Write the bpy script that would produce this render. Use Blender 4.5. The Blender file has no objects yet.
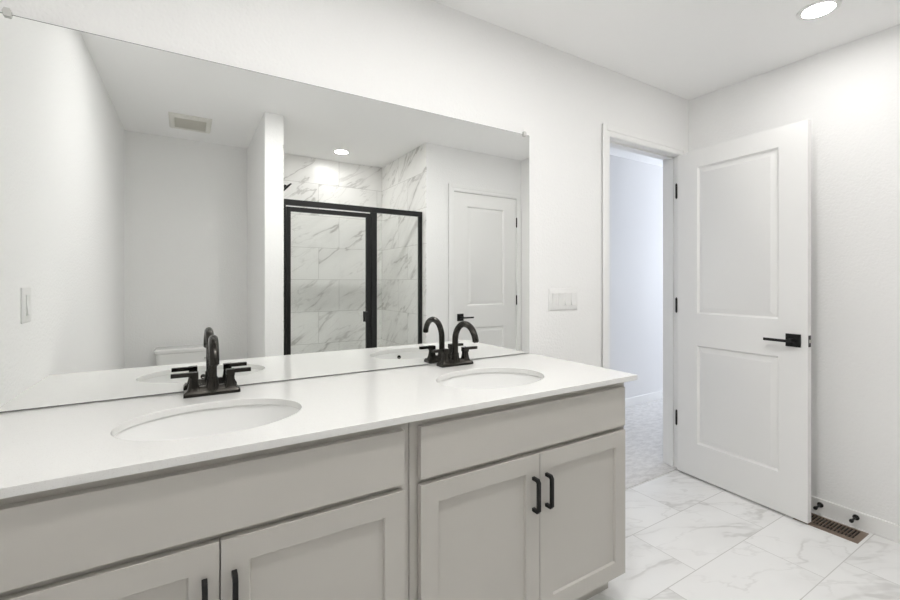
import bpy, bmesh, math
from mathutils import Vector, Matrix

C = bpy.context.scene
COL = C.collection
PI = math.pi

# ------------------------------------------------------------------ camera, world, exposure
H = 1.2244          # camera height
D = 1.6296          # mirror wall plane (y)
XL, XR = -0.426, 2.878
XLA, XLB = -0.402, -0.446   # left wall, slightly out of square: at the rear wall / at the mirror wall
Z = 2.44
YA = -1.047         # rear wall of alcove and shower
YP = -0.0665        # closet wall / partition end
P1, P2 = 0.4936, 0.6253
S2 = 1.798
ZC = 0.871          # counter top

cd = bpy.data.cameras.new('camera')
cd.sensor_width = 36.0
cd.lens = 433.28 / 900 * 36
cd.shift_x = 0.00192
cd.shift_y = -0.0196
cd.clip_start = 0.02
cam = bpy.data.objects.new('camera', cd)
COL.objects.link(cam)
cam.location = (0, 0, H)
cam.rotation_euler = (PI / 2, 0, math.radians(58.55 - 90))
C.camera = cam

w = bpy.data.worlds.new('world')
C.world = w
w.use_nodes = True
w.node_tree.nodes['Background'].inputs[0].default_value = (0.62, 0.76, 1.0, 1)
w.node_tree.nodes['Background'].inputs[1].default_value = 1.0

C.view_settings.view_transform = 'Standard'
C.view_settings.look = 'None'
C.view_settings.gamma = 1
C.view_settings.exposure = 0.08
C.cycles.max_bounces = 16
C.cycles.diffuse_bounces = 10
C.cycles.glossy_bounces = 8
C.cycles.transmission_bounces = 8
C.cycles.transparent_max_bounces = 16
C.cycles.caustics_reflective = True

LAMP = 87.0         # radiance of the recessed lamps and the added fill lamps (some are dimmed, some brighter)
# daylight entering the hall through its window
sl = bpy.data.lights.new('hall_daylight', 'AREA')
sl.shape = 'RECTANGLE'; sl.size = 1.0; sl.size_y = 1.3
sl.energy = 48; sl.color = (0.87, 0.90, 1.0)
so = bpy.data.objects.new('hall_daylight', sl)
COL.objects.link(so)
so.location = (5.9, 2.2, 1.5)
so.rotation_euler = (0, PI / 2, 0)

# ------------------------------------------------------------------ materials
def new_mat(name, col, rough=0.5, metal=0.0, spec=0.5):
    m = bpy.data.materials.new(name)
    m.use_nodes = True
    b = m.node_tree.nodes['Principled BSDF']
    b.inputs['Base Color'].default_value = (*col, 1)
    b.inputs['Roughness'].default_value = rough
    b.inputs['Metallic'].default_value = metal
    b.inputs['Specular IOR Level'].default_value = spec
    return m

def N(m, t, **kw):
    n = m.node_tree.nodes.new(t)
    for k, v in kw.items():
        setattr(n, k, v)
    return n

def L(m, a, b):
    m.node_tree.links.new(a, b)

def pos(m):
    return N(m, 'ShaderNodeNewGeometry').outputs['Position']

def add_bump(m, scale, strength, dist=0.002, detail=2.0, sock=None):
    b = m.node_tree.nodes['Principled BSDF']
    n = N(m, 'ShaderNodeTexNoise')
    n.inputs['Scale'].default_value = scale
    n.inputs['Detail'].default_value = detail
    bu = N(m, 'ShaderNodeBump')
    bu.inputs['Strength'].default_value = strength
    bu.inputs['Distance'].default_value = dist
    L(m, sock if sock else pos(m), n.inputs['Vector'])
    L(m, n.outputs['Fac'], bu.inputs['Height'])
    L(m, bu.outputs['Normal'], b.inputs['Normal'])
    return n

def math_node(m, op, a, b=None, clamp=False):
    n = N(m, 'ShaderNodeMath', operation=op, use_clamp=clamp)
    for i, v in enumerate((a, b)):
        if v is None:
            continue
        if isinstance(v, (int, float)):
            n.inputs[i].default_value = v
        else:
            L(m, v, n.inputs[i])
    return n.outputs[0]

def ramp(m, v, lo, hi):
    n = N(m, 'ShaderNodeMapRange', interpolation_type='SMOOTHSTEP')
    n.inputs['From Min'].default_value = lo
    n.inputs['From Max'].default_value = hi
    L(m, v, n.inputs['Value'])
    return n.outputs['Result']

def mix_col(m, f, a, b):
    n = N(m, 'ShaderNodeMix', data_type='RGBA')
    L(m, f, n.inputs[0])
    for i, v in ((6, a), (7, b)):
        if isinstance(v, tuple):
            n.inputs[i].default_value = (*v, 1)
        else:
            L(m, v, n.inputs[i])
    return n.outputs[2]

M = {}
M['wall'] = new_mat('wall_paint', (0.86, 0.859, 0.854), 0.75, spec=0.25)
add_bump(M['wall'], 95, 0.6, 0.003, 1.5)
M['ceiling'] = new_mat('ceiling_paint', (0.93, 0.929, 0.926), 0.85, spec=0.15)
add_bump(M['ceiling'], 90, 0.15, 0.002, 1.5)
M['trim'] = new_mat('white_trim_paint', (0.86, 0.86, 0.85), 0.38)
M['door'] = new_mat('white_door_paint', (0.85, 0.846, 0.835), 0.4)
M['hall'] = new_mat('hall_wall_paint', (0.80, 0.80, 0.80), 0.8, spec=0.2)
M['cabinet'] = new_mat('grey_cabinet_paint', (0.535, 0.514, 0.480), 0.42)
add_bump(M['cabinet'], 300, 0.03, 0.001, 2)
M['counter'] = new_mat('white_quartz', (0.77, 0.765, 0.75), 0.16)
M['porcelain'] = new_mat('white_porcelain', (0.82, 0.82, 0.81), 0.06)
M['bronze'] = new_mat('dark_bronze_metal', (0.043, 0.040, 0.036), 0.26, 1.0)
M['black'] = new_mat('matte_black_metal', (0.012, 0.012, 0.012), 0.42, 0.0, 0.3)
M['rubber'] = new_mat('black_rubber', (0.02, 0.02, 0.02), 0.7)
M['chrome'] = new_mat('chrome', (0.8, 0.8, 0.8), 0.12, 1.0)
M['mirror'] = new_mat('silvered_glass', (0.93, 0.94, 0.93), 0.0, 1.0)
M['mirror_edge_shade'] = new_mat('mirror_edge_shade', (0.16, 0.17, 0.16), 0.3)
M['plastic'] = new_mat('white_plastic', (0.80, 0.80, 0.79), 0.35)
M['clip'] = new_mat('clear_plastic_clip', (0.62, 0.62, 0.60), 0.25)
M['vent'] = new_mat('off_white_vent_plastic', (0.74, 0.73, 0.68), 0.5)
M['vent_slat'] = new_mat('beige_vent_louver', (0.66, 0.645, 0.59), 0.55)
M['register'] = new_mat('brown_register_metal', (0.22, 0.165, 0.125), 0.45, 0.35)
M['dark'] = new_mat('dark_duct', (0.02, 0.018, 0.016), 0.8)
M['acrylic'] = new_mat('white_acrylic', (0.8, 0.8, 0.79), 0.25)

# quartz: faint fine speckle
m = M['counter']
n = N(m, 'ShaderNodeTexNoise'); n.inputs['Scale'].default_value = 500; n.inputs['Detail'].default_value = 2
L(m, pos(m), n.inputs['Vector'])
L(m, mix_col(m, ramp(m, n.outputs['Fac'], 0.58, 0.72), (0.775, 0.772, 0.757), (0.69, 0.68, 0.66)),
  m.node_tree.nodes['Principled BSDF'].inputs['Base Color'])

# lamp diffuser
m = bpy.data.materials.new('lamp_diffuser'); m.use_nodes = True
nt = m.node_tree; nt.nodes.clear()
o = nt.nodes.new('ShaderNodeOutputMaterial'); e = nt.nodes.new('ShaderNodeEmission')
e.inputs[0].default_value = (1.0, 0.985, 0.965, 1); e.inputs[1].default_value = LAMP
nt.links.new(e.outputs[0], o.inputs[0])
M['lamp'] = m

def lamp_mat(strength):
    x = M['lamp'].copy()
    for n_ in x.node_tree.nodes:
        if n_.type == 'EMISSION': n_.inputs[1].default_value = strength
    return x

# shower glass
m = bpy.data.materials.new('clear_glass'); m.use_nodes = True
nt = m.node_tree; nt.nodes.clear()
o = nt.nodes.new('ShaderNodeOutputMaterial')
tr = nt.nodes.new('ShaderNodeBsdfTransparent'); tr.inputs[0].default_value = (0.985, 0.992, 0.987, 1)
gl = nt.nodes.new('ShaderNodeBsdfGlossy'); gl.inputs['Roughness'].default_value = 0.0
fr = nt.nodes.new('ShaderNodeFresnel'); fr.inputs[0].default_value = 1.35
mx = nt.nodes.new('ShaderNodeMixShader')
gm = nt.nodes.new('ShaderNodeNewGeometry'); im = nt.nodes.new('ShaderNodeMath'); im.operation = 'SUBTRACT'; im.inputs[0].default_value = 1.0
mu = nt.nodes.new('ShaderNodeMath'); mu.operation = 'MULTIPLY'     # reflect once, at the outer face
nt.links.new(gm.outputs['Backfacing'], im.inputs[1]); nt.links.new(im.outputs[0], mu.inputs[0]); nt.links.new(fr.outputs[0], mu.inputs[1])
nt.links.new(mu.outputs[0], mx.inputs[0]); nt.links.new(tr.outputs[0], mx.inputs[1])
nt.links.new(gl.outputs[0], mx.inputs[2]); nt.links.new(mx.outputs[0], o.inputs[0])
M['glass'] = m

def tile_mat(name, axes, shift, sgn, bw, bh, base, vein, rough, grout, vscale, stretch, amt=1.0):
    """12x24 marble-look tile, third offset; veins change from tile to tile"""
    m = new_mat(name, base, rough)
    b = m.node_tree.nodes['Principled BSDF']
    p = pos(m)
    sep = N(m, 'ShaderNodeSeparateXYZ'); L(m, p, sep.inputs[0])
    u = math_node(m, 'MULTIPLY_ADD', sep.outputs[axes[0]], sgn); u.node.inputs[2].default_value = -shift[0]
    v = math_node(m, 'SUBTRACT', sep.outputs[axes[1]], shift[1])
    cmb = N(m, 'ShaderNodeCombineXYZ'); L(m, u, cmb.inputs[0]); L(m, v, cmb.inputs[1])
    br = N(m, 'ShaderNodeTexBrick', offset=1 / 3, offset_frequency=2)
    br.inputs['Scale'].default_value = 1
    br.inputs['Brick Width'].default_value = bw
    br.inputs['Row Height'].default_value = bh
    br.inputs['Mortar Size'].default_value = 0.0016
    br.inputs['Mortar Smooth'].default_value = 0.1
    br.inputs['Color1'].default_value = (0, 0, 0, 1)
    br.inputs['Color2'].default_value = (1, 1, 1, 1)
    L(m, cmb.outputs[0], br.inputs['Vector'])
    # rotated, stretched vein space
    mp = N(m, 'ShaderNodeMapping', vector_type='TEXTURE')
    mp.inputs['Rotation'].default_value = (0, 0, math.radians(stretch[0]))
    mp.inputs['Scale'].default_value = (stretch[1], stretch[2], 1)
    L(m, cmb.outputs[0], mp.inputs['Vector'])
    wseed = math_node(m, 'MULTIPLY', br.outputs['Color'], 37.0)
    def ridge(scale, width, det, add):
        t = N(m, 'ShaderNodeTexNoise', noise_dimensions='4D')
        t.inputs['Scale'].default_value = scale; t.inputs['Detail'].default_value = det
        t.inputs['Roughness'].default_value = 0.55
        t.inputs['Distortion'].default_value = 0.35
        L(m, mp.outputs[0], t.inputs['Vector'])
        L(m, math_node(m, 'ADD', wseed, add), t.inputs['W'])
        d = math_node(m, 'ABSOLUTE', math_node(m, 'SUBTRACT', t.outputs['Fac'], 0.5))
        return math_node(m, 'SUBTRACT', 1.0, ramp(m, d, 0.0, width))
    r1 = ridge(vscale, 0.020, 5, 0.0)
    r2 = ridge(vscale * 1.9, 0.016, 5, 11.0)
    soft = ridge(vscale, 0.12, 3, 0.0)
    k = N(m, 'ShaderNodeTexNoise', noise_dimensions='4D'); k.inputs['Scale'].default_value = 3.2
    L(m, cmb.outputs[0], k.inputs['Vector']); L(m, wseed, k.inputs['W'])
    mask = ramp(m, k.outputs['Fac'], 0.34, 0.62)
    mask2 = ramp(m, k.outputs['Fac'], 0.60, 0.40)
    f = math_node(m, 'ADD', math_node(m, 'MULTIPLY', r1, mask), math_node(m, 'MULTIPLY', math_node(m, 'MULTIPLY', r2, mask2), 0.5))
    f = math_node(m, 'ADD', math_node(m, 'MULTIPLY', f, 0.75), math_node(m, 'MULTIPLY', math_node(m, 'MULTIPLY', soft, mask), 0.22), True)
    f = math_node(m, 'MULTIPLY', f, amt)
    c = mix_col(m, f, base, vein)
    L(m, mix_col(m, br.outputs['Fac'], c, grout), b.inputs['Base Color'])
    bu = N(m, 'ShaderNodeBump', invert=True); bu.inputs['Strength'].default_value = 0.4; bu.inputs['Distance'].default_value = 0.001
    L(m, br.outputs['Fac'], bu.inputs['Height']); L(m, bu.outputs['Normal'], b.inputs['Normal'])
    return m

W_ = (0.88, 0.878, 0.872)
V_ = (0.47, 0.46, 0.44)
M['floor'] = tile_mat('marble_floor_tile', (0, 1), (1.859, 0.107), 1, 0.61, 0.305, W_, V_, 0.22, (0.60, 0.59, 0.575), 2.0, (-22, 2.0, 0.75), 0.55)
WT = (0.86, 0.855, 0.84)
VT = (0.38, 0.37, 0.35)
GT = (0.50, 0.49, 0.47)
M['tile_rear'] = tile_mat('marble_wall_tile_rear', (0, 2), (1.337, -0.001), 1, 0.61, 0.313, WT, VT, 0.30, GT, 2.6, (36, 2.4, 0.62), 0.8)
M['tile_side'] = tile_mat('marble_wall_tile_side', (1, 2), (0.63, -0.001), -1, 0.61, 0.313, WT, VT, 0.30, GT, 2.6, (-36, 2.4, 0.62), 0.8)

# carpet
m = new_mat('grey_carpet', (0.45, 0.45, 0.45), 0.95, spec=0.1)
n = N(m, 'ShaderNodeTexNoise'); n.inputs['Scale'].default_value = 14; n.inputs['Detail'].default_value = 6; n.inputs['Roughness'].default_value = 0.7
mp = N(m, 'ShaderNodeMapping'); mp.inputs['Scale'].default_value = (1, 2.2, 1); mp.inputs['Rotation'].default_value = (0, 0, 0.5)
L(m, pos(m), mp.inputs['Vector']); L(m, mp.outputs[0], n.inputs['Vector'])
L(m, mix_col(m, ramp(m, n.outputs['Fac'], 0.35, 0.65), (0.66, 0.65, 0.64), (0.80, 0.79, 0.78)), m.node_tree.nodes['Principled BSDF'].inputs['Base Color'])
add_bump(m, 260, 0.5, 0.006, 3)
M['carpet'] = m

# ------------------------------------------------------------------ mesh helpers
def sharpen(bm, deg=35):
    bm.normal_update()
    for f in bm.faces:
        f.smooth = True
    for e in bm.edges:
        if len(e.link_faces) == 2 and e.calc_face_angle(0) > math.radians(deg):
            e.smooth = False

def link(name, bm, mat, parent=None, loc=None, bevel=0.0, seg=2, recalc=True, deg=35):
    if recalc:
        bmesh.ops.recalc_face_normals(bm, faces=bm.faces[:])
    sharpen(bm, deg)
    me = bpy.data.meshes.new(name)
    bm.to_mesh(me); bm.free()
    mats = mat if isinstance(mat, (list, tuple)) else [mat]
    for x in mats:
        me.materials.append(x)
    ob = bpy.data.objects.new(name, me)
    COL.objects.link(ob)
    if parent:
        ob.parent = parent
    if loc:
        ob.location = loc
    if bevel:
        md = ob.modifiers.new('bevel', 'BEVEL'); md.width = bevel; md.segments = seg; md.limit_method = 'ANGLE'
        md.harden_normals = True
    return ob

def box(bm, x0, x1, y0, y1, z0, z1):
    vs = [bm.verts.new((x, y, z)) for x in (x0, x1) for y in (y0, y1) for z in (z0, z1)]
    for f in ((0, 1, 3, 2), (4, 6, 7, 5), (0, 4, 5, 1), (2, 3, 7, 6), (0, 2, 6, 4), (1, 5, 7, 3)):
        bm.faces.new([vs[i] for i in f])
    return vs

def boxes(*bs):
    bm = bmesh.new()
    for b in bs:
        box(bm, *b)
    return bm

def prism(poly, z0, z1):
    bm = bmesh.new()
    loft(bm, [[(x, y, z0) for x, y in poly], [(x, y, z1) for x, y in poly]])
    return bm

def loft(bm, loops, cap0=True, cap1=True):
    """loops: lists of points, all same length; closed rings"""
    rings = [[bm.verts.new(p) for p in lp] for lp in loops]
    n = len(rings[0])
    for a, b in zip(rings, rings[1:]):
        for i in range(n):
            j = (i + 1) % n
            bm.faces.new((a[i], a[j], b[j], b[i]))
    if cap0: bm.faces.new(rings[0][::-1])
    if cap1: bm.faces.new(rings[-1])
    return rings

def ring(c, axis, r, n=24, r2=None):
    """circle of radius r round axis ('x','y','z') at c"""
    r2 = r if r2 is None else r2
    out = []
    for i in range(n):
        a = 2 * PI * i / n
        p, q = r * math.cos(a), r2 * math.sin(a)
        out.append({'x': (c[0], c[1] + p, c[2] + q), 'y': (c[0] + p, c[1], c[2] + q), 'z': (c[0] + p, c[1] + q, c[2])}[axis])
    return out

def tube(bm, pts, r, n=20):
    """round tube along a polyline in a plane x = const"""
    loops = []
    for i, p in enumerate(pts):
        p = Vector(p)
        a = Vector(pts[max(i - 1, 0)]); b = Vector(pts[min(i + 1, len(pts) - 1)])
        t = (b - a).normalized()
        up = Vector((1, 0, 0)) if abs(t.x) < 0.9 else Vector((0, 1, 0))
        u = t.cross(up).normalized(); v = t.cross(u)
        rr = r[i] if isinstance(r, (list, tuple)) else r
        loops.append([tuple(p + u * rr * math.cos(2 * PI * k / n) + v * rr * math.sin(2 * PI * k / n)) for k in range(n)])
    loft(bm, loops)

def rrect(cx, cy, hx, hy, r, z, n=5):
    out = []
    for sx, sy, a0 in ((1, 1, 0), (-1, 1, 90), (-1, -1, 180), (1, -1, 270)):
        for k in range(n + 1):
            a = math.radians(a0 + 90 * k / n)
            out.append((cx + sx * (hx - r) + r * math.cos(a), cy + sy * (hy - r) + r * math.sin(a), z))
    return out

def thing(name, label, cat, loc=(0, 0, 0), rz=0.0, group=None):
    o = bpy.data.objects.new(name, None)
    COL.objects.link(o)
    o.location = loc; o.rotation_euler = (0, 0, rz)
    o.empty_display_size = 0.05
    return tag(o, label, cat, group)

def tag(o, label, cat, group=None):
    o['label'] = label; o['category'] = cat
    if group: o['group'] = group
    return o

def struct(name, bm, mat, label=None, cat=None, parent=None, bevel=0.0, **k):
    o = link(name, bm, mat, parent, bevel=bevel, **k)
    if not parent:
        o['kind'] = 'structure'
        if label: o['label'] = label; o['category'] = cat
    return o

def dup(root, loc, rz=None):
    r = root.copy(); COL.objects.link(r); r.location = loc
    if rz is not None: r.rotation_euler = (0, 0, rz)
    for ch in list(root.children):
        c = ch.copy(); COL.objects.link(c); c.parent = r
        for g in list(ch.children):
            d = g.copy(); COL.objects.link(d); d.parent = c
    return r

# ------------------------------------------------------------------ room shell
T = 0.115
OL, OR, OH = 2.045, 2.790, 2.072      # rough opening of the hall doorway
struct('floor', boxes((XL - T, XR + T, YA - T, D + 0.008, -0.10, 0.0)), M['floor'], 'white marble-look tile floor of the bathroom', 'floor')
struct('ceiling', boxes((XL - T, XR + T, YA - T, D + T, Z, Z + 0.1)), M['ceiling'], 'flat white bathroom ceiling', 'ceiling')
struct('wall_back', boxes((XL - T, OL, D, D + T, 0, Z), (OL, OR, D, D + T, OH, Z), (OR, XR + T, D, D + T, 0, Z)), M['wall'],
       'white textured wall behind the mirror and beside the doorway', 'wall')
struct('wall_right', boxes((XR, XR + T, YP - 0.8, D, 0, Z)), M['wall'], 'white wall on the right behind the open door', 'wall')
struct('wall_left', prism([(XL - T, YA - T), (XLA + 0.002, YA - T), (XLB, D), (XL - T, D)], 0, Z), M['wall'], 'white wall at the left end of the vanity', 'wall')
struct('wall_rear', boxes((XL - T, XR, YA - T, YA - 0.008, 0, Z)), M['wall'], 'white wall behind the toilet seen in the mirror', 'wall')
struct('wall_partition', boxes((P1, P2 - 0.008, YA - 0.008, YP, 0, Z)), M['wall'], 'short white partition between toilet and shower', 'wall', bevel=0.006)
# closet wall with a recess for the closet door
DL, DR, DH = 2.088, 2.812, 2.045
struct('wall_front', boxes((S2 + 0.008, DL - 0.022, YP - T, YP, 0, Z), (DR + 0.022, XR, YP - T, YP, 0, Z),
                           (DL - 0.022, DR + 0.022, YP - T, YP, DH + 0.02, Z),
                           (S2 + 0.008, S2 + T, YA - 0.008, YP - T, 0, Z)), M['wall'],
       'white wall around the closed closet door', 'wall')
struct('wall_closet', boxes((S2 + T, XR, YP - 0.62, YP - 0.60, 0, Z)), M['wall'])
# tiled faces of the shower
struct('wall_shower_rear', boxes((P2, S2, YA - 0.008, YA, 0.0, Z)), M['tile_rear'], 'marble-look tiled rear wall of the shower', 'wall')
struct('wall_shower_right', boxes((S2, S2 + 0.008, YA - 0.008, YP - 0.002, 0.0, Z)), M['tile_side'], 'marble-look tiled right wall of the shower', 'wall')
struct('wall_shower_left', boxes((P2 - 0.008, P2, YA - 0.008, YP - 0.012, 0.0, Z)), M['tile_side'], 'marble-look tiled left wall of the shower', 'wall')
# hall beyond the doorway
HX0, HX1, HY = 1.2, 5.6, 2.715
struct('floor_hall', boxes((HX0, HX1 + T, D + 0.008, HY + T, -0.10, 0.004)), M['carpet'], 'grey carpet of the hall beyond the doorway', 'floor')
struct('ceiling_hall', boxes((HX0, HX1 + T, D + T, HY + T, Z, Z + 0.1)), M['ceiling'])
struct('wall_hall_far', boxes((HX0, HX1 + T, HY, HY + T, 0.0, Z)), M['hall'], 'pale hall wall seen through the doorway', 'wall')
struct('wall_hall_near', boxes((XR + T, HX1, D, D + T, 0.0, Z)), M['hall'])
struct('wall_hall_left', boxes((HX0 - T, HX0, D + T, HY + T, 0.0, Z)), M['hall'])
struct('wall_hall_right', boxes((HX1, HX1 + T, D, HY, 0, 0.75), (HX1, HX1 + T, D, HY, 2.15, Z),
                                (HX1, HX1 + T, D, 1.80, 0.75, 2.15), (HX1, HX1 + T, 2.60, HY, 0.75, 2.15)), M['hall'])
wf = struct('window_1', boxes((HX1 + 0.03, HX1 + 0.08, 1.80, 1.84, 0.75, 2.15), (HX1 + 0.03, HX1 + 0.08, 2.56, 2.60, 0.75, 2.15),
                              (HX1 + 0.03, HX1 + 0.08, 1.84, 2.56, 0.75, 0.79), (HX1 + 0.03, HX1 + 0.08, 1.84, 2.56, 2.11, 2.15),
                              (HX1 + 0.03, HX1 + 0.08, 1.84, 2.56, 1.43, 1.47)), M['trim'])
link('glass_pane', boxes((HX1 + 0.052, HX1 + 0.058, 1.84, 2.56, 0.79, 2.11)), M['glass'], wf)

# baseboards
def baseboard(name, x0, x1, y0, y1, label):
    struct(name, boxes((x0, x1, y0, y1, 0.0, 0.082)), M['trim'], label, 'baseboard', bevel=0.004)
BT = 0.013
baseboard('baseboard_right', XR - BT, XR, YP + 0.0, D - BT, 'white baseboard along the right wall with two door stops')
baseboard('baseboard_back', 2.846, XR, D - BT, D, 'white baseboard stub behind the open door')
baseboard('baseboard_vanity_side', 1.455, 1.998, D - BT, D, 'white baseboard between vanity and doorway')
def xl(y): return XLA + (XLB - XLA) * (y - YA) / (D - YA)
struct('baseboard_left', prism([(xl(YA), YA + 0.002), (xl(YA) + BT, YA + 0.002), (xl(1.06) + BT, 1.06), (xl(1.06), 1.06)], 0, 0.082), M['trim'], 'white baseboard along the left wall', 'baseboard', bevel=0.004)
baseboard('baseboard_rear', XLA + BT + 0.002, P1, YA - 0.008, YA + 0.006, 'white baseboard behind the toilet')
baseboard('baseboard_front', S2 + 0.02, DL - 0.08, YP, YP + BT, 'white baseboard between shower and closet door')
baseboard('baseboard_partition', P1 - BT, P1, YA + 0.006, YP - 0.01, 'white baseboard along the partition')
struct('baseboard_hall', boxes((HX0, HX1, HY - BT, HY, 0.004, 0.088)), M['trim'], 'white baseboard of the hall wall', 'baseboard', bevel=0.004)

# door trim: jambs with stops, casings
def casing(bm, x0, x1, zt, y, d, wdt, inner=0.006):
    """flat casing with a raised outer band round an opening x0..x1, top zt; y wall face, d = -1 or 1 towards room"""
    def strip(a, b, c, e, z0, z1):
        ya, yb = sorted((y, y + d * e))
        box(bm, a, b, ya, yb, z0, z1)
    for (o_, i_) in ((x0 - wdt, x0), (x1 + wdt, x1)):
        s = 1 if i_ > o_ else -1
        a, b = sorted((o_, i_)); strip(a, b, 0, 0.008, 0.0, zt + wdt)
        a, b = sorted((o_, o_ + s * wdt * 0.55)); strip(a, b, 0, 0.012, 0.0, zt + wdt)
    strip(x0, x1, 0, 0.008, zt, zt + wdt)
    strip(x0 - wdt * 0.45, x1 + wdt * 0.45, 0, 0.012, zt + wdt * 0.45, zt + wdt)

bm = bmesh.new(); casing(bm, 2.068, 2.770, 2.058, D, -1, 0.060)
struct('trim_1', bm, M['trim'], 'white casing around the open hall doorway', 'door casing', bevel=0.0025)
JL, JR, JT = 2.061, 2.776, 2.054
struct('trim_2', boxes((OL, JL, D - 0.004, D + T + 0.004, 0, OH), (JR, OR, D - 0.004, D + T + 0.004, 0, OH), (JL, JR, D - 0.004, D + T + 0.004, JT, OH),
                       (JL, JL + 0.011, D + 0.04, D + 0.075, 0, JT), (JR - 0.011, JR, D + 0.04, D + 0.075, 0, JT), (JL + 0.011, JR - 0.011, D + 0.04, D + 0.075, JT - 0.011, JT)),
       M['trim'], 'white jamb lining inside the open hall doorway', 'door jamb', bevel=0.0015)
bm = bmesh.new(); casing(bm, DL - 0.008, DR + 0.008, DH + 0.012, YP, 1, 0.054)
struct('trim_3', bm, M['trim'], 'white casing around the closed closet door', 'door casing', bevel=0.0025)
struct('trim_4', boxes((DL - 0.022, DL - 0.004, YP - T, YP + 0.004, 0, DH + 0.02), (DR + 0.004, DR + 0.022, YP - T, YP + 0.004, 0, DH + 0.02),
                       (DL - 0.004, DR + 0.004, YP - T, YP + 0.004, DH + 0.005, DH + 0.02)), M['trim'], 'white jamb lining around the closed closet door', 'door jamb')

# ------------------------------------------------------------------ panel slabs (doors, cabinet doors)
def panel_slab(w, z0, z1, th, panels, prof, both=False):
    """slab x 0..w, z z0..z1, front face at y=0 looking -y, back at y=th. panels = (xa, xb, za, zb); prof = [(inset, depth)...]"""
    bm = bmesh.new()
    def face_side(y, s):
        xs = sorted({0, w} | {p[0] for p in panels} | {p[1] for p in panels})
        zs = sorted({z0, z1} | {p[2] for p in panels} | {p[3] for p in panels})
        def quad(a, b, c, d):
            bm.faces.new([bm.verts.new((q[0], y + s * q[2], q[1])) for q in (a, b, c, d)])
        for xa, xb in zip(xs, xs[1:]):
            for za, zb in zip(zs, zs[1:]):
                cx, cz = (xa + xb) / 2, (za + zb) / 2
                if any(p[0] < cx < p[1] and p[2] < cz < p[3] for p in panels):
                    continue
                quad((xa, za, 0), (xb, za, 0), (xb, zb, 0), (xa, zb, 0))
        for (xa, xb, za, zb) in panels:
            prev = (0, 0)
            for (ins, dep) in prof:
                a0, d0 = prev
                o = [(xa + a0, za + a0, d0), (xb - a0, za + a0, d0), (xb - a0, zb - a0, d0), (xa + a0, zb - a0, d0)]
                i = [(xa + ins, za + ins, dep), (xb - ins, za + ins, dep), (xb - ins, zb - ins, dep), (xa + ins, zb - ins, dep)]
                for k in range(4):
                    j = (k + 1) % 4
                    quad(o[k], o[j], i[j], i[k])
                prev = (ins, dep)
            a0, d0 = prev
            quad((xa + a0, za + a0, d0), (xb - a0, za + a0, d0), (xb - a0, zb - a0, d0), (xa + a0, zb - a0, d0))
    face_side(0, 1)
    if both: face_side(th, -1)
    else:
        bm.faces.new([bm.verts.new(p) for p in ((0, th, z0), (w, th, z0), (w, th, z1), (0, th, z1))])
    for (a, b) in (((0, z0), (w, z0)), ((w, z0), (w, z1)), ((w, z1), (0, z1)), ((0, z1), (0, z0))):
        bm.faces.new([bm.verts.new(p) for p in ((a[0], 0, a[1]), (b[0], 0, b[1]), (b[0], th, b[1]), (a[0], th, a[1]))])
    bmesh.ops.remove_doubles(bm, verts=bm.verts[:], dist=1e-5)
    return bm

DOORPROF = [(0.009, 0.014), (0.013, 0.014), (0.038, 0.001)]
DPAN = [(0.131, 0.577, 1.030, 1.940), (0.131, 0.577, 0.222, 0.832)]

def lever(parent, x, z, y, s, direction):
    """square rose and lever on the face y; s = -1 sticks out to -y; direction = +-1 along x"""
    def rng(a, b): return sorted((y + s * a, y + s * b))
    r = link('rose', boxes((x - 0.033, x + 0.033, *rng(0, 0.009), z - 0.033, z + 0.033)), M['black'], parent, bevel=0.0015)
    bm = bmesh.new()
    loft(bm, [ring((x, y + s * 0.008, z), 'y', 0.0105), ring((x, y + s * 0.052, z), 'y', 0.0105)])
    a, b = sorted((x - direction * 0.011, x + direction * 0.116))
    box(bm, a, b, *rng(0.042, 0.054), z - 0.009, z + 0.005)
    link('lever', bm, M['black'], r, bevel=0.001)
    return r

def hinge(parent, x, y, z, name='hinge', leaf=None):
    bm = bmesh.new()
    loft(bm, [ring((x, y, z - 0.044), 'z', 0.0062, 14), ring((x, y, z + 0.044), 'z', 0.0062, 14)])
    loft(bm, [ring((x, y, z + 0.0445), 'z', 0.0045, 14), ring((x, y, z + 0.050), 'z', 0.003, 14)])
    loft(bm, [ring((x, y, z - 0.050), 'z', 0.003, 14), ring((x, y, z - 0.0445), 'z', 0.0045, 14)])
    if leaf: box(bm, *leaf, z - 0.044, z + 0.044)
    return link(name, bm, M['black'], parent)

# open door (door_1): local +x runs from hinge to latch edge, local -y faces the camera
dv = Vector((2.677 - 2.730, 0.915 - 1.620))
d1 = bpy.data.objects.new('door_1', None); COL.objects.link(d1)
d1.location = (2.7300, 1.6200, 0.0)
d1.rotation_euler = (0, 0, math.atan2(dv.y, dv.x))
d1['kind'] = 'structure'; d1['label'] = 'white two-panel door standing open against the right wall'; d1['category'] = 'door'
link('door_slab', panel_slab(0.707, 0.012, DH, 0.035, DPAN, DOORPROF, True), M['door'], d1, bevel=0.0012)
lever(d1, 0.646, 0.926, 0.0, -1, -1)
lever(d1, 0.646, 0.926, 0.035, 1, -1)
lp = link('latch_plate', boxes((0.7065, 0.7085, 0.006, 0.029, 0.898, 0.956)), M['black'], d1)
bm = bmesh.new()
loft(bm, [[(0.708, 0.011, 0.918), (0.708, 0.024, 0.918), (0.708, 0.024, 0.936), (0.708, 0.011, 0.936)],
          [(0.718, 0.013, 0.920), (0.718, 0.016, 0.920), (0.718, 0.016, 0.934), (0.718, 0.013, 0.934)]])
link('latch_bolt', bm, M['chrome'], lp)
for hz in (1.815, 1.077, 0.350):
    hinge(d1, -0.004, -0.004, hz, leaf=(-0.006, -0.0005, -0.003, 0.034))

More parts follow.
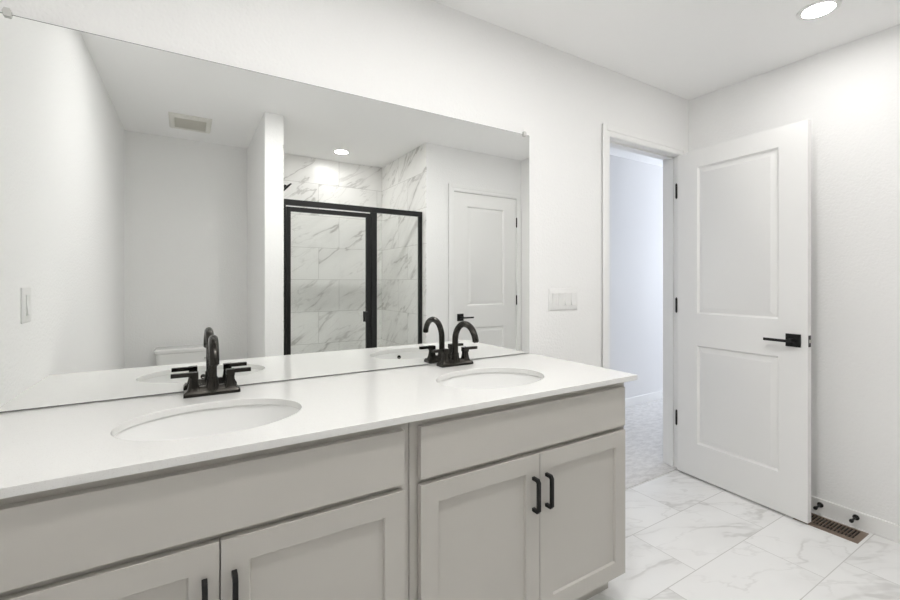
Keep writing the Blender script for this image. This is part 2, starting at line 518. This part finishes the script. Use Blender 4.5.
# closet door (door_2), seen in the mirror
d2 = bpy.data.objects.new('door_2', None); COL.objects.link(d2)
d2.location = (DR, YP - 0.002, 0); d2.rotation_euler = (0, 0, PI)      # local +x runs to world -x, local -y faces the room
d2['kind'] = 'structure'; d2['label'] = 'closed white two-panel closet door seen in the mirror'; d2['category'] = 'door'
WD = DR - DL
link('door_slab', panel_slab(WD, 0.012, DH, 0.035, [(0.150, WD - 0.145, 1.010, 1.925), (0.150, WD - 0.145, 0.226, 0.805)], DOORPROF, True), M['door'], d2, bevel=0.0012)
lever(d2, WD - 0.066, 0.905, 0.0, -1, -1)
for hz in (1.815, 1.050, 0.300):
    hinge(d2, -0.003, -0.008, hz)

# ------------------------------------------------------------------ vanity
FY = 1.052           # face of doors and false fronts
FR = 1.074           # face frame
CABPROF = [(0.0028, 0.0080)]

def bar_pull(parent, x, z0, z1):
    """square bar pull on the face FY with short chamfered legs"""
    bm = bmesh.new()
    y0, y1 = FY, FY - 0.032
    pts = [(y0, z1 - 0.006), (y1 + 0.008, z1 - 0.006), (y1, z1 - 0.016), (y1, z0 + 0.016), (y1 + 0.008, z0 + 0.006), (y0, z0 + 0.006)]
    hw, t = 0.0055, 0.0055
    loops = []
    inner = [(y0, z1 - 0.017), (y1 + 0.014, z1 - 0.017), (y1 + 0.011, z1 - 0.021), (y1 + 0.011, z0 + 0.021), (y1 + 0.014, z0 + 0.017), (y0, z0 + 0.017)]
    for (a, b) in zip(pts, inner):
        loops.append([(x - hw, a[0], a[1]), (x + hw, a[0], a[1]), (x + hw, b[0], b[1]), (x - hw, b[0], b[1])])
    loft(bm, loops)
    return link('handle', bm, M['black'], parent, bevel=0.001)

def base_cabinet(x0, x1, f0, gap, f1, label):
    cx = (x0 + x1) / 2
    t = thing('vanity_cabinet', label, 'cabinet', (0, 0, 0), 0, 'grey vanity cabinets under the white counter')
    bm = bmesh.new()
    # sides with toe-kick notch, floor, back, kick board
    for a, b in ((x0, x0 + 0.016), (x1 - 0.016, x1)):
        prof = [(FR + 0.019, 0.11), (FR + 0.019, 0.851), (D - 0.014, 0.851), (D - 0.014, 0.0), (1.147, 0.0), (1.147, 0.11)]
        loft(bm, [[(a, p[0], p[1]) for p in prof], [(b, p[0], p[1]) for p in prof]])
    box(bm, x0 + 0.016, x1 - 0.016, FR + 0.019, D - 0.02, 0.11, 0.126)
    box(bm, x0 + 0.016, x1 - 0.016, D - 0.02, D - 0.014, 0.126, 0.851)
    link('carcass', bm, M['cabinet'], t)
    link('toe_kick', boxes((x0 + 0.016, x1 - 0.016, 1.147, 1.159, 0.0, 0.11)), M['cabinet'], t)
    link('face_frame', boxes((x0, x0 + 0.040, FR, FR + 0.019, 0.11, 0.851), (x1 - 0.040, x1, FR, FR + 0.019, 0.11, 0.851),
                             (x0 + 0.040, x1 - 0.040, FR, FR + 0.019, 0.811, 0.851), (x0 + 0.040, x1 - 0.040, FR, FR + 0.019, 0.655, 0.700),
                             (x0 + 0.040, x1 - 0.040, FR, FR + 0.019, 0.11, 0.15)), M['cabinet'], t, bevel=0.0006)
    bm = boxes((f0, f1, FY, FR, 0.682, 0.8275))
    link('false_drawer_front', bm, M['cabinet'], t, bevel=0.002)
    for (a, b, hx) in ((f0, gap - 0.0015, gap - 0.0295), (gap + 0.0015, f1, gap + 0.0275)):
        wd = b - a
        dm = panel_slab(wd, 0.123, 0.666, 0.019, [(0.057, wd - 0.057, 0.180, 0.609)], CABPROF)
        bmesh.ops.translate(dm, verts=dm.verts[:], vec=(a, FY, 0))
        d = link('door', dm, M['cabinet'], t, bevel=0.0012)
        bar_pull(d, hx, 0.480, 0.603)
    return t

base_cabinet(0.531, 1.453, 0.556, 0.9945, 1.431, 'grey shaker vanity cabinet with two doors at the doorway end')
base_cabinet(-0.393, 0.529, -0.371, 0.0675, 0.507, 'grey shaker vanity cabinet with two doors at the left wall end')
tag(link('filler_strip', boxes((-0.4345, -0.394, FR, FR + 0.019, 0.0, 0.851)), M['cabinet']), 'narrow grey filler strip between left cabinet and left wall', 'filler strip')

# counter with two oval cut-outs
SINKS = ((0.072, 1.297), (0.982, 1.297))
SA, SB = 0.218, 0.160
bm = bmesh.new()
cx0, cx1, cy0, cy1, cb = XLB + 0.002, 1.4845, 1.0365, D - 0.001, 0.851
es = []
def loop_edges(pts):
    vs = [bm.verts.new(p) for p in pts]
    return [bm.edges.new((vs[i], vs[(i + 1) % len(vs)])) for i in range(len(vs))]
es += loop_edges([(cx0, cy0, ZC), (cx1, cy0, ZC), (cx1, cy1, ZC), (cx0, cy1, ZC)])
for (sx, sy) in SINKS:
    es += loop_edges(ring((sx, sy, ZC), 'z', SA, 72, SB))
bmesh.ops.triangle_fill(bm, use_beauty=True, edges=es)
r = bmesh.ops.extrude_face_region(bm, geom=bm.faces[:])
bmesh.ops.translate(bm, verts=[v for v in r['geom'] if isinstance(v, bmesh.types.BMVert)], vec=(0, 0, cb - ZC))
tag(link('vanity_countertop', bm, M['counter'], bevel=0.0022), 'long glossy white quartz countertop with two oval sink cut-outs', 'countertop')

# undermount oval sinks
def sink(sx, sy, label):
    t = thing('oval_sink', label, 'sink', (sx, sy, cb), 0, 'oval sinks set in the white counter')
    a, b = SA + 0.006, SB + 0.006
    bm = bmesh.new()
    prof = [(1.06, -0.018), (1.06, -0.0005), (1.0, -0.0005), (0.985, -0.012), (0.955, -0.035), (0.90, -0.065), (0.80, -0.095), (0.65, -0.117), (0.45, -0.130), (0.22, -0.137), (0.10, -0.140)]
    outer = [(0.12, -0.152), (0.50, -0.146), (0.72, -0.128), (0.88, -0.102), (0.97, -0.068), (1.02, -0.018)]
    pr = prof + outer
    loops = [ring((0, 0, z), 'z', a * k, 64, b * k) for k, z in pr]
    rg = loft(bm, loops, False, False)
    n = len(rg[0])
    for i in range(n):
        j = (i + 1) % n
        bm.faces.new((rg[-1][i], rg[-1][j], rg[0][j], rg[0][i]))
    link('basin', bm, M['porcelain'], t, deg=60)
    bm = bmesh.new()
    loft(bm, [ring((0, 0, -0.150), 'z', 0.0215, 24), ring((0, 0, -0.1365), 'z', 0.0215, 24), ring((0, 0, -0.1345), 'z', 0.019, 24)])
    dr = link('drain', bm, M['bronze'], t)
    bm = bmesh.new()
    loft(bm, [ring((0, 0, -0.1345), 'z', 0.015, 24), ring((0, 0, -0.1285), 'z', 0.015, 24), ring((0, 0, -0.1265), 'z', 0.012, 24)])
    link('stopper', bm, M['bronze'], dr)
    # overflow ring in the front wall of the basin
    yo = -b * 0.968
    bm = bmesh.new()
    rg = loft(bm, [ring((0.0, yo - 0.001, -0.026), 'y', 0.0105, 20), ring((0.0, yo + 0.0042, -0.026), 'y', 0.0095, 20), ring((0.0, yo + 0.0042, -0.026), 'y', 0.0062, 20), ring((0.0, yo + 0.001, -0.026), 'y', 0.0058, 20)], True, True)
    ov = link('overflow_ring', bm, M['bronze'], t)
    return t
sink(*SINKS[0], 'white oval undermount sink in front of the left faucet')
sink(*SINKS[1], 'white oval undermount sink in front of the faucet near the doorway')

# faucets
def faucet(x, swivel, label):
    FYc = 1.567
    t = thing('centerset_faucet', label, 'faucet', (x, FYc, ZC), 0, 'dark bronze faucets on the counter')
    bm = bmesh.new()
    loft(bm, [rrect(0, 0, 0.079, 0.026, 0.004, 0.0), rrect(0, 0, 0.079, 0.026, 0.004, 0.009), rrect(0, 0, 0.074, 0.021, 0.004, 0.016)])
    # arched bridge between the handles and spout
    loft(bm, [rrect(0, 0, 0.066, 0.018, 0.006, 0.014), rrect(0, 0, 0.060, 0.013, 0.006, 0.022), rrect(0, 0, 0.054, 0.008, 0.005, 0.027)])
    link('base_plate', bm, M['bronze'], t, bevel=0.0008)
    bm = bmesh.new()
    loft(bm, [ring((0, 0, z), 'z', r, 28) for r, z in ((0.0235, 0.014), (0.0205, 0.022), (0.0175, 0.032), (0.0160, 0.044), (0.0160, 0.052))])
    link('spout_collar', bm, M['bronze'], t)
    R_ = 0.077
    pts = [(0, 0, 0.05), (0, 0, 0.08)]
    for k in range(0, 25):
        a = math.radians(171) * k / 24
        q = -R_ + R_ * math.cos(a); sw = math.radians(swivel)
        pts.append((-q * math.sin(sw), q * math.cos(sw), 0.104 + R_ * math.sin(a)))
    e = pts[-1]
    bm = bmesh.new()
    tube(bm, pts, 0.0130, 24)
    sp = link('spout', bm, M['bronze'], t)
    bm = bmesh.new()
    tube(bm, [(e[0], e[1] - 0.0002, e[2] + 0.001), (e[0], e[1] - 0.0008, e[2] - 0.003)], 0.0095, 20)
    link('aerator', bm, M['dark'], sp)
    for s in (-1, 1):
        bm = bmesh.new()
        prof = ((0.0220, 0.013), (0.0175, 0.020), (0.0145, 0.030), (0.0125, 0.042), (0.0115, 0.054))
        loft(bm, [rrect(s * 0.051, 0, r, r, r * 0.55, z) for r, z in prof])
        box(bm, s * 0.051 - 0.0125, s * 0.051 + 0.0125, -0.0125, 0.0125, 0.053, 0.073)
        h = link('handle', bm, M['bronze'], t, bevel=0.001)
        a, b = sorted((s * 0.060, s * 0.112))
        link('lever', boxes((a, b, -0.0075, 0.0075, 0.0605, 0.0725)), M['bronze'], h, bevel=0.001)
    # pop-up rod behind the spout
    bm = bmesh.new()
    loft(bm, [ring((0, 0.019, z), 'z', r, 14) for r, z in ((0.0022, 0.012), (0.0022, 0.040), (0.005, 0.041), (0.005, 0.048))])
    link('lift_rod', bm, M['bronze'], t)
    return t
faucet(0.079, -1.0, 'dark bronze two-handle arched faucet behind the left sink')
faucet(0.993, 0.0, 'dark bronze two-handle arched faucet behind the sink nearer the doorway')

# ------------------------------------------------------------------ mirror and switches
mt = thing('wall_mirror', 'large frameless mirror clipped to the wall above the counter', 'mirror', (0, D, 0))
MX0, MX1, MZ0, MZ1 = XLB + 0.003, 1.4655, ZC + 0.0025, 1.9525
bm = bmesh.new()
def mrect(i_, y): return [(MX0 + i_, y, MZ0 + i_), (MX1 - i_, y, MZ0 + i_), (MX1 - i_, y, MZ1 - i_), (MX0 + i_, y, MZ1 - i_)]
loft(bm, [mrect(0, -0.0005), mrect(0, -0.0045), mrect(0.0026, -0.0065)])      # ground edge chamfer round the silvered face, coloured dark for its shadow line
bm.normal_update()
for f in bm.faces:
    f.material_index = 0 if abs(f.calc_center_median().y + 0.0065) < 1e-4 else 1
link('mirror_glass', bm, [M['mirror'], M['mirror_edge_shade']], mt)
for cxp in (-0.406, 1.430):
    bm = bmesh.new()
    loft(bm, [rrect(cxp, 0, 0.007, 0.003, 0.002, MZ1 - 0.010), rrect(cxp, 0, 0.010, 0.004, 0.002, MZ1 + 0.003), rrect(cxp, 0, 0.006, 0.004, 0.002, MZ1 + 0.012)])
    bmesh.ops.translate(bm, verts=bm.verts[:], vec=(0, -0.0105, 0))
    box(bm, cxp - 0.006, cxp + 0.006, -0.0105, 0.0, MZ1 + 0.0005, MZ1 + 0.012)
    link('mirror_clip', bm, M['clip'], mt)

def switch(name, label, cat, loc, rz, gangs, wd):
    t = thing(name, label, cat, loc, rz)
    bm = bmesh.new()
    def xz(lp): return [(p[0], p[2], p[1]) for p in lp]
    loft(bm, [xz(rrect(0, 0, wd / 2, 0.0575, 0.004, 0.0)), xz(rrect(0, 0, wd / 2, 0.0575, 0.004, -0.003)), xz(rrect(0, 0, wd / 2 - 0.005, 0.0525, 0.004, -0.0065))])
    link('cover_plate', bm, M['plastic'], t)
    for g in range(gangs):
        gx = (g - (gangs - 1) / 2) * 0.046
        # decora frame and tilted rocker
        link('switch_frame', boxes((gx - 0.0168, gx - 0.0150, -0.0085, -0.006, -0.0335, 0.0335), (gx + 0.0150, gx + 0.0168, -0.0085, -0.006, -0.0335, 0.0335),
                                   (gx - 0.0150, gx + 0.0150, -0.0085, -0.006, 0.0315, 0.0335), (gx - 0.0150, gx + 0.0150, -0.0085, -0.006, -0.0335, -0.0315)), M['plastic'], t)
        bm = bmesh.new()
        prof = [(-0.006, -0.0310), (-0.0125 if g >= gangs - 2 else -0.0080, -0.0310), (-0.0085, 0.0), (-0.0080 if g >= gangs - 2 else -0.0125, 0.0310), (-0.006, 0.0310)]
        loft(bm, [[(gx - 0.0142, p[0], p[1]) for p in prof], [(gx + 0.0142, p[0], p[1]) for p in prof]])
        link('rocker', bm, M['plastic'], t)
    return t
switch('light_switch', 'white four-rocker light switch on the wall beside the mirror', 'light switch', (1.7035, D, 1.136), 0, 4, 0.212)
switch('light_switch', 'single white rocker switch on the left wall seen in the mirror', 'light switch', (xl(1.319), 1.319, 1.150), PI / 2 + math.atan((XLA - XLB) / (D - YA)), 1, 0.084)

# ------------------------------------------------------------------ door stops and floor register
def door_stop(y, label):
    t = thing('door_stop', label, 'door stop', (XR - BT, y, 0.052), 0, 'black door stops on the right baseboard')
    bm = bmesh.new()
    loft(bm, [ring((0, 0, 0), 'x', 0.0135, 22), ring((-0.005, 0, 0), 'x', 0.0130, 22), ring((-0.009, 0, 0), 'x', 0.0090, 22), ring((-0.013, 0, 0), 'x', 0.0055, 22)])
    link('flange', bm, M['black'], t)
    bm = bmesh.new(); loft(bm, [ring((-0.012, 0, 0), 'x', 0.0048, 18), ring((-0.058, 0, 0), 'x', 0.0048, 18)])
    link('rod', bm, M['black'], t)
    bm = bmesh.new(); loft(bm, [ring((x, 0, 0), 'x', r, 20) for r, x in ((0.0075, -0.056), (0.0085, -0.060), (0.0085, -0.068), (0.0065, -0.072))])
    link('rubber_tip', bm, M['rubber'], t)
door_stop(0.925, 'black door stop on the baseboard beside the open door edge')
door_stop(0.783, 'black door stop on the baseboard farther from the open door')

t = thing('floor_register', 'brown metal floor register under the door stops', 'floor register', (2.770, 0.857, 0.0))
HW, HL = 0.077, 0.127
bm = bmesh.new()
IX, IY = 0.052, 0.104
def rect(hx, hy, z): return [(-hx, -hy, z), (hx, -hy, z), (hx, hy, z), (-hx, hy, z)]
loft(bm, [rect(HW, HL, 0.0003), rect(HW - 0.001, HL - 0.001, 0.002), rect(HW - 0.012, HL - 0.012, 0.0065), rect(IX, IY, 0.0065), rect(IX, IY, 0.001)], False, False)
link('frame', bm, M['register'], t)
link('duct_shadow', boxes((-IX, IX, -IY, IY, 0.0004, 0.0012)), M['dark'], t)
NS = 15
for k in range(NS):
    y = -IY + (k + 0.5) * 2 * IY / NS + 0.004
    bm = bmesh.new()
    sk = 0.0
    loft(bm, [[(-IX, y - 0.0025, 0.0012), (-IX, y - 0.0005, 0.0012), (-IX, y + 0.0018, 0.0064), (-IX, y - 0.0010, 0.0064)],
              [(IX, y - 0.0025, 0.0012), (IX, y - 0.0005, 0.0012), (IX, y + 0.0018, 0.0064), (IX, y - 0.0010, 0.0064)]])
    link('louver', bm, M['register'], t)
link('center_bar', boxes((-0.014, -0.010, -IY, IY, 0.0012, 0.0035)), M['register'], t)

# ------------------------------------------------------------------ ceiling fittings
def downlight(x, y, strength, label):
    t = thing('recessed_light', label, 'recessed light', (x, y, Z), 0, 'round recessed ceiling lights')
    bm = bmesh.new()
    rg = loft(bm, [ring((0, 0, 0), 'z', 0.078, 48), ring((0, 0, -0.003), 'z', 0.077, 48), ring((0, 0, -0.006), 'z', 0.066, 48), ring((0, 0, -0.0045), 'z', 0.0578, 48), ring((0, 0, 0), 'z', 0.0578, 48)], False, False)
    link('trim_ring', bm, M['plastic'], t)
    bm = bmesh.new()
    loft(bm, [ring((0, 0, -0.001), 'z', 0.0575, 48), ring((0, 0, -0.0046), 'z', 0.0575, 48)])
    link('diffuser', bm, lamp_mat(strength), t)
    return t
downlight(2.413, 0.786, LAMP * 1.2, 'glowing round recessed light in the ceiling near the open door')
downlight(1.255, -0.711, LAMP * 1.0, 'glowing round recessed light above the shower seen in the mirror')
downlight(0.06, 0.64, LAMP * 1.05, 'added unseen ceiling fill light nearest the left wall before the left sink')  # this and the next lamps are added out of view to brighten the room
downlight(0.65, 0.64, LAMP * 2.75, 'added unseen ceiling fill light before the middle of the vanity')
downlight(1.25, 0.64, LAMP * 3.0, 'added unseen ceiling fill light before the sink nearer the doorway')

t = thing('exhaust_fan', 'off-white square exhaust fan grille in the ceiling above the toilet', 'exhaust fan', (0.047, -0.590, Z))
EX, EY = 0.138, 0.165
bm = bmesh.new()
loft(bm, [rect(EX, EY, 0), rect(EX, EY, -0.008), rect(EX - 0.012, EY - 0.012, -0.016), rect(EX - 0.036, EY - 0.048, -0.016), rect(EX - 0.036, EY - 0.048, -0.004)], False, False)
link('grille_frame', bm, M['vent'], t)
link('grille_back', boxes((-EX + 0.036, EX - 0.036, -EY + 0.048, EY - 0.048, -0.006, -0.002)), M['vent_slat'], t)
for k in range(12):
    y = -EY + 0.048 + (k + 0.5) * 2 * (EY - 0.048) / 12
    link('louver', boxes((-EX + 0.036, EX - 0.036, y - 0.0035, y + 0.0035, -0.014, -0.006)), M['vent_slat'], t)

# ------------------------------------------------------------------ shower
YF = -0.145
tag(link('shower_pan', boxes((P2, S2, YA, YF - 0.035, 0.0, 0.035), (P2, S2, YF - 0.05, YF + 0.045, 0.0, 0.10)), M['acrylic'], bevel=0.006),
    'white shower pan with a low curb under the glass enclosure', 'shower pan')
t = thing('shower_enclosure', 'black framed glass shower enclosure with swing door', 'shower enclosure', (0, YF, 0.10))
zt, zb = 1.845 - 0.10, 0.0
def part(name, *b, mat='black', parent=None, bevel=0.0015):
    return link(name, boxes(*b), M[mat], parent or t, bevel=bevel)
part('header', (P2 + 0.001, S2 - 0.001, -0.016, 0.016, zt - 0.042, zt))
part('sill', (P2 + 0.001, S2 - 0.001, -0.016, 0.016, 0, 0.028))
part('wall_jamb', (P2 + 0.001, P2 + 0.026, -0.014, 0.014, 0.028, zt - 0.042))
part('wall_jamb', (S2 - 0.032, S2 - 0.001, -0.014, 0.014, 0.028, zt - 0.042))
part('mullion', (1.322, 1.372, -0.015, 0.015, 0.028, zt - 0.042))
part('fixed_glass', (1.372, S2 - 0.032, -0.003, 0.003, 0.028, zt - 0.042), mat='glass', bevel=0)
dx0, dx1, dz0, dz1 = P2 + 0.029, 1.319, 0.034, zt - 0.054
dr = part('door', (dx0, dx0 + 0.032, -0.012, 0.012, dz0, dz1), (dx1 - 0.038, dx1, -0.012, 0.012, dz0, dz1),
          (dx0 + 0.032, dx1 - 0.038, -0.012, 0.012, dz1 - 0.034, dz1), (dx0 + 0.032, dx1 - 0.038, -0.012, 0.012, dz0, dz0 + 0.034))
part('glass_pane', (dx0 + 0.032, dx1 - 0.038, -0.003, 0.003, dz0 + 0.034, dz1 - 0.034), mat='glass', parent=dr, bevel=0)
part('handle', (dx1 - 0.050, dx1 - 0.030, 0.012, 0.040, 0.80, 0.885), (dx1 - 0.050, dx1 - 0.030, -0.036, -0.012, 0.80, 0.885), parent=dr)

t = thing('showerhead', 'black shower head on an arm from the partition side of the shower', 'shower head', (P2, -0.50, 2.035))
bm = bmesh.new(); loft(bm, [ring((0, 0, 0), 'x', 0.028, 24), ring((0.006, 0, 0), 'x', 0.027, 24), ring((0.009, 0, 0), 'x', 0.014, 24)])
link('flange', bm, M['black'], t)
bm = bmesh.new()
tube(bm, [(0.004, 0, 0), (0.025, 0, 0.004), (0.045, 0, 0.002), (0.062, 0, -0.010), (0.074, 0, -0.024)], 0.0085, 16)
link('arm', bm, M['black'], t)
bm = bmesh.new()
ax = Vector((0.73, 0, -0.68)).normalized(); c0 = Vector((0.080, 0, -0.012))
u = Vector((0.68, 0, 0.73)).normalized(); v = Vector((0, 1, 0))
loops = []
for d_, r_ in ((0.0, 0.013), (0.016, 0.016), (0.020, 0.040), (0.024, 0.054), (0.032, 0.056), (0.035, 0.052)):
    p = c0 + ax * d_
    loops.append([tuple(p + u * r_ * math.cos(2 * PI * k / 32) + v * r_ * math.sin(2 * PI * k / 32)) for k in range(32)])
loft(bm, loops)
link('spray_head', bm, M['black'], t)

# ------------------------------------------------------------------ toilet (its tank shows in the mirror)
t = thing('toilet', 'white two-piece toilet in the alcove seen in the mirror', 'toilet', (0.02, YA + 0.012, 0))
def sup(cx, cy, hx, hy, z, n=40, p=2.6):
    out = []
    for i in range(n):
        a = 2 * PI * i / n
        ca, sa = math.cos(a), math.sin(a)
        out.append((cx + hx * math.copysign(abs(ca) ** (2 / p), ca), cy + hy * math.copysign(abs(sa) ** (2 / p), sa), z))
    return out
bm = bmesh.new()
loft(bm, [rrect(0, 0.095, 0.175, 0.070, 0.04, 0.385, 6), rrect(0, 0.098, 0.195, 0.080, 0.035, 0.45, 6), rrect(0, 0.100, 0.208, 0.086, 0.035, 0.655, 6)])
tk = link('tank', bm, M['porcelain'], t)
bm = bmesh.new()
loft(bm, [rrect(0, 0.100, 0.214, 0.092, 0.035, 0.655, 6), rrect(0, 0.100, 0.219, 0.097, 0.035, 0.661, 6), rrect(0, 0.100, 0.219, 0.097, 0.035, 0.680, 6), rrect(0, 0.100, 0.208, 0.086, 0.035, 0.692, 6)])
link('tank_lid', bm, M['porcelain'], t)
bm = bmesh.new()
loft(bm, [ring((0.188, 0.170, 0.605), 'y', 0.012, 18), ring((0.188, 0.198, 0.605), 'y', 0.012, 18)])
box(bm, 0.125, 0.196, 0.196, 0.204, 0.599, 0.609)
link('flush_handle', bm, M['chrome'], tk, bevel=0.001)
bm = bmesh.new()
loft(bm, [sup(0, 0.36, 0.105, 0.245, 0.0), sup(0, 0.36, 0.105, 0.240, 0.05), sup(0, 0.38, 0.095, 0.220, 0.16), sup(0, 0.42, 0.130, 0.240, 0.27),
          sup(0, 0.425, 0.175, 0.265, 0.36), sup(0, 0.425, 0.182, 0.270, 0.392), sup(0, 0.435, 0.135, 0.205, 0.392), sup(0, 0.435, 0.110, 0.170, 0.30), sup(0, 0.42, 0.05, 0.08, 0.22)])
box(bm, -0.17, 0.17, 0.03, 0.22, 0.30, 0.385)
link('bowl', bm, M['porcelain'], t, deg=50)
bm = bmesh.new()
loft(bm, [sup(0, 0.435, 0.184, 0.262, 0.394), sup(0, 0.435, 0.187, 0.265, 0.402), sup(0, 0.435, 0.182, 0.260, 0.412)])
st = link('seat', bm, M['plastic'], t)
bm = bmesh.new()
loft(bm, [sup(0, 0.432, 0.184, 0.262, 0.414), sup(0, 0.432, 0.186, 0.264, 0.424), sup(0, 0.432, 0.175, 0.252, 0.434)])
link('seat_lid', bm, M['plastic'], t)
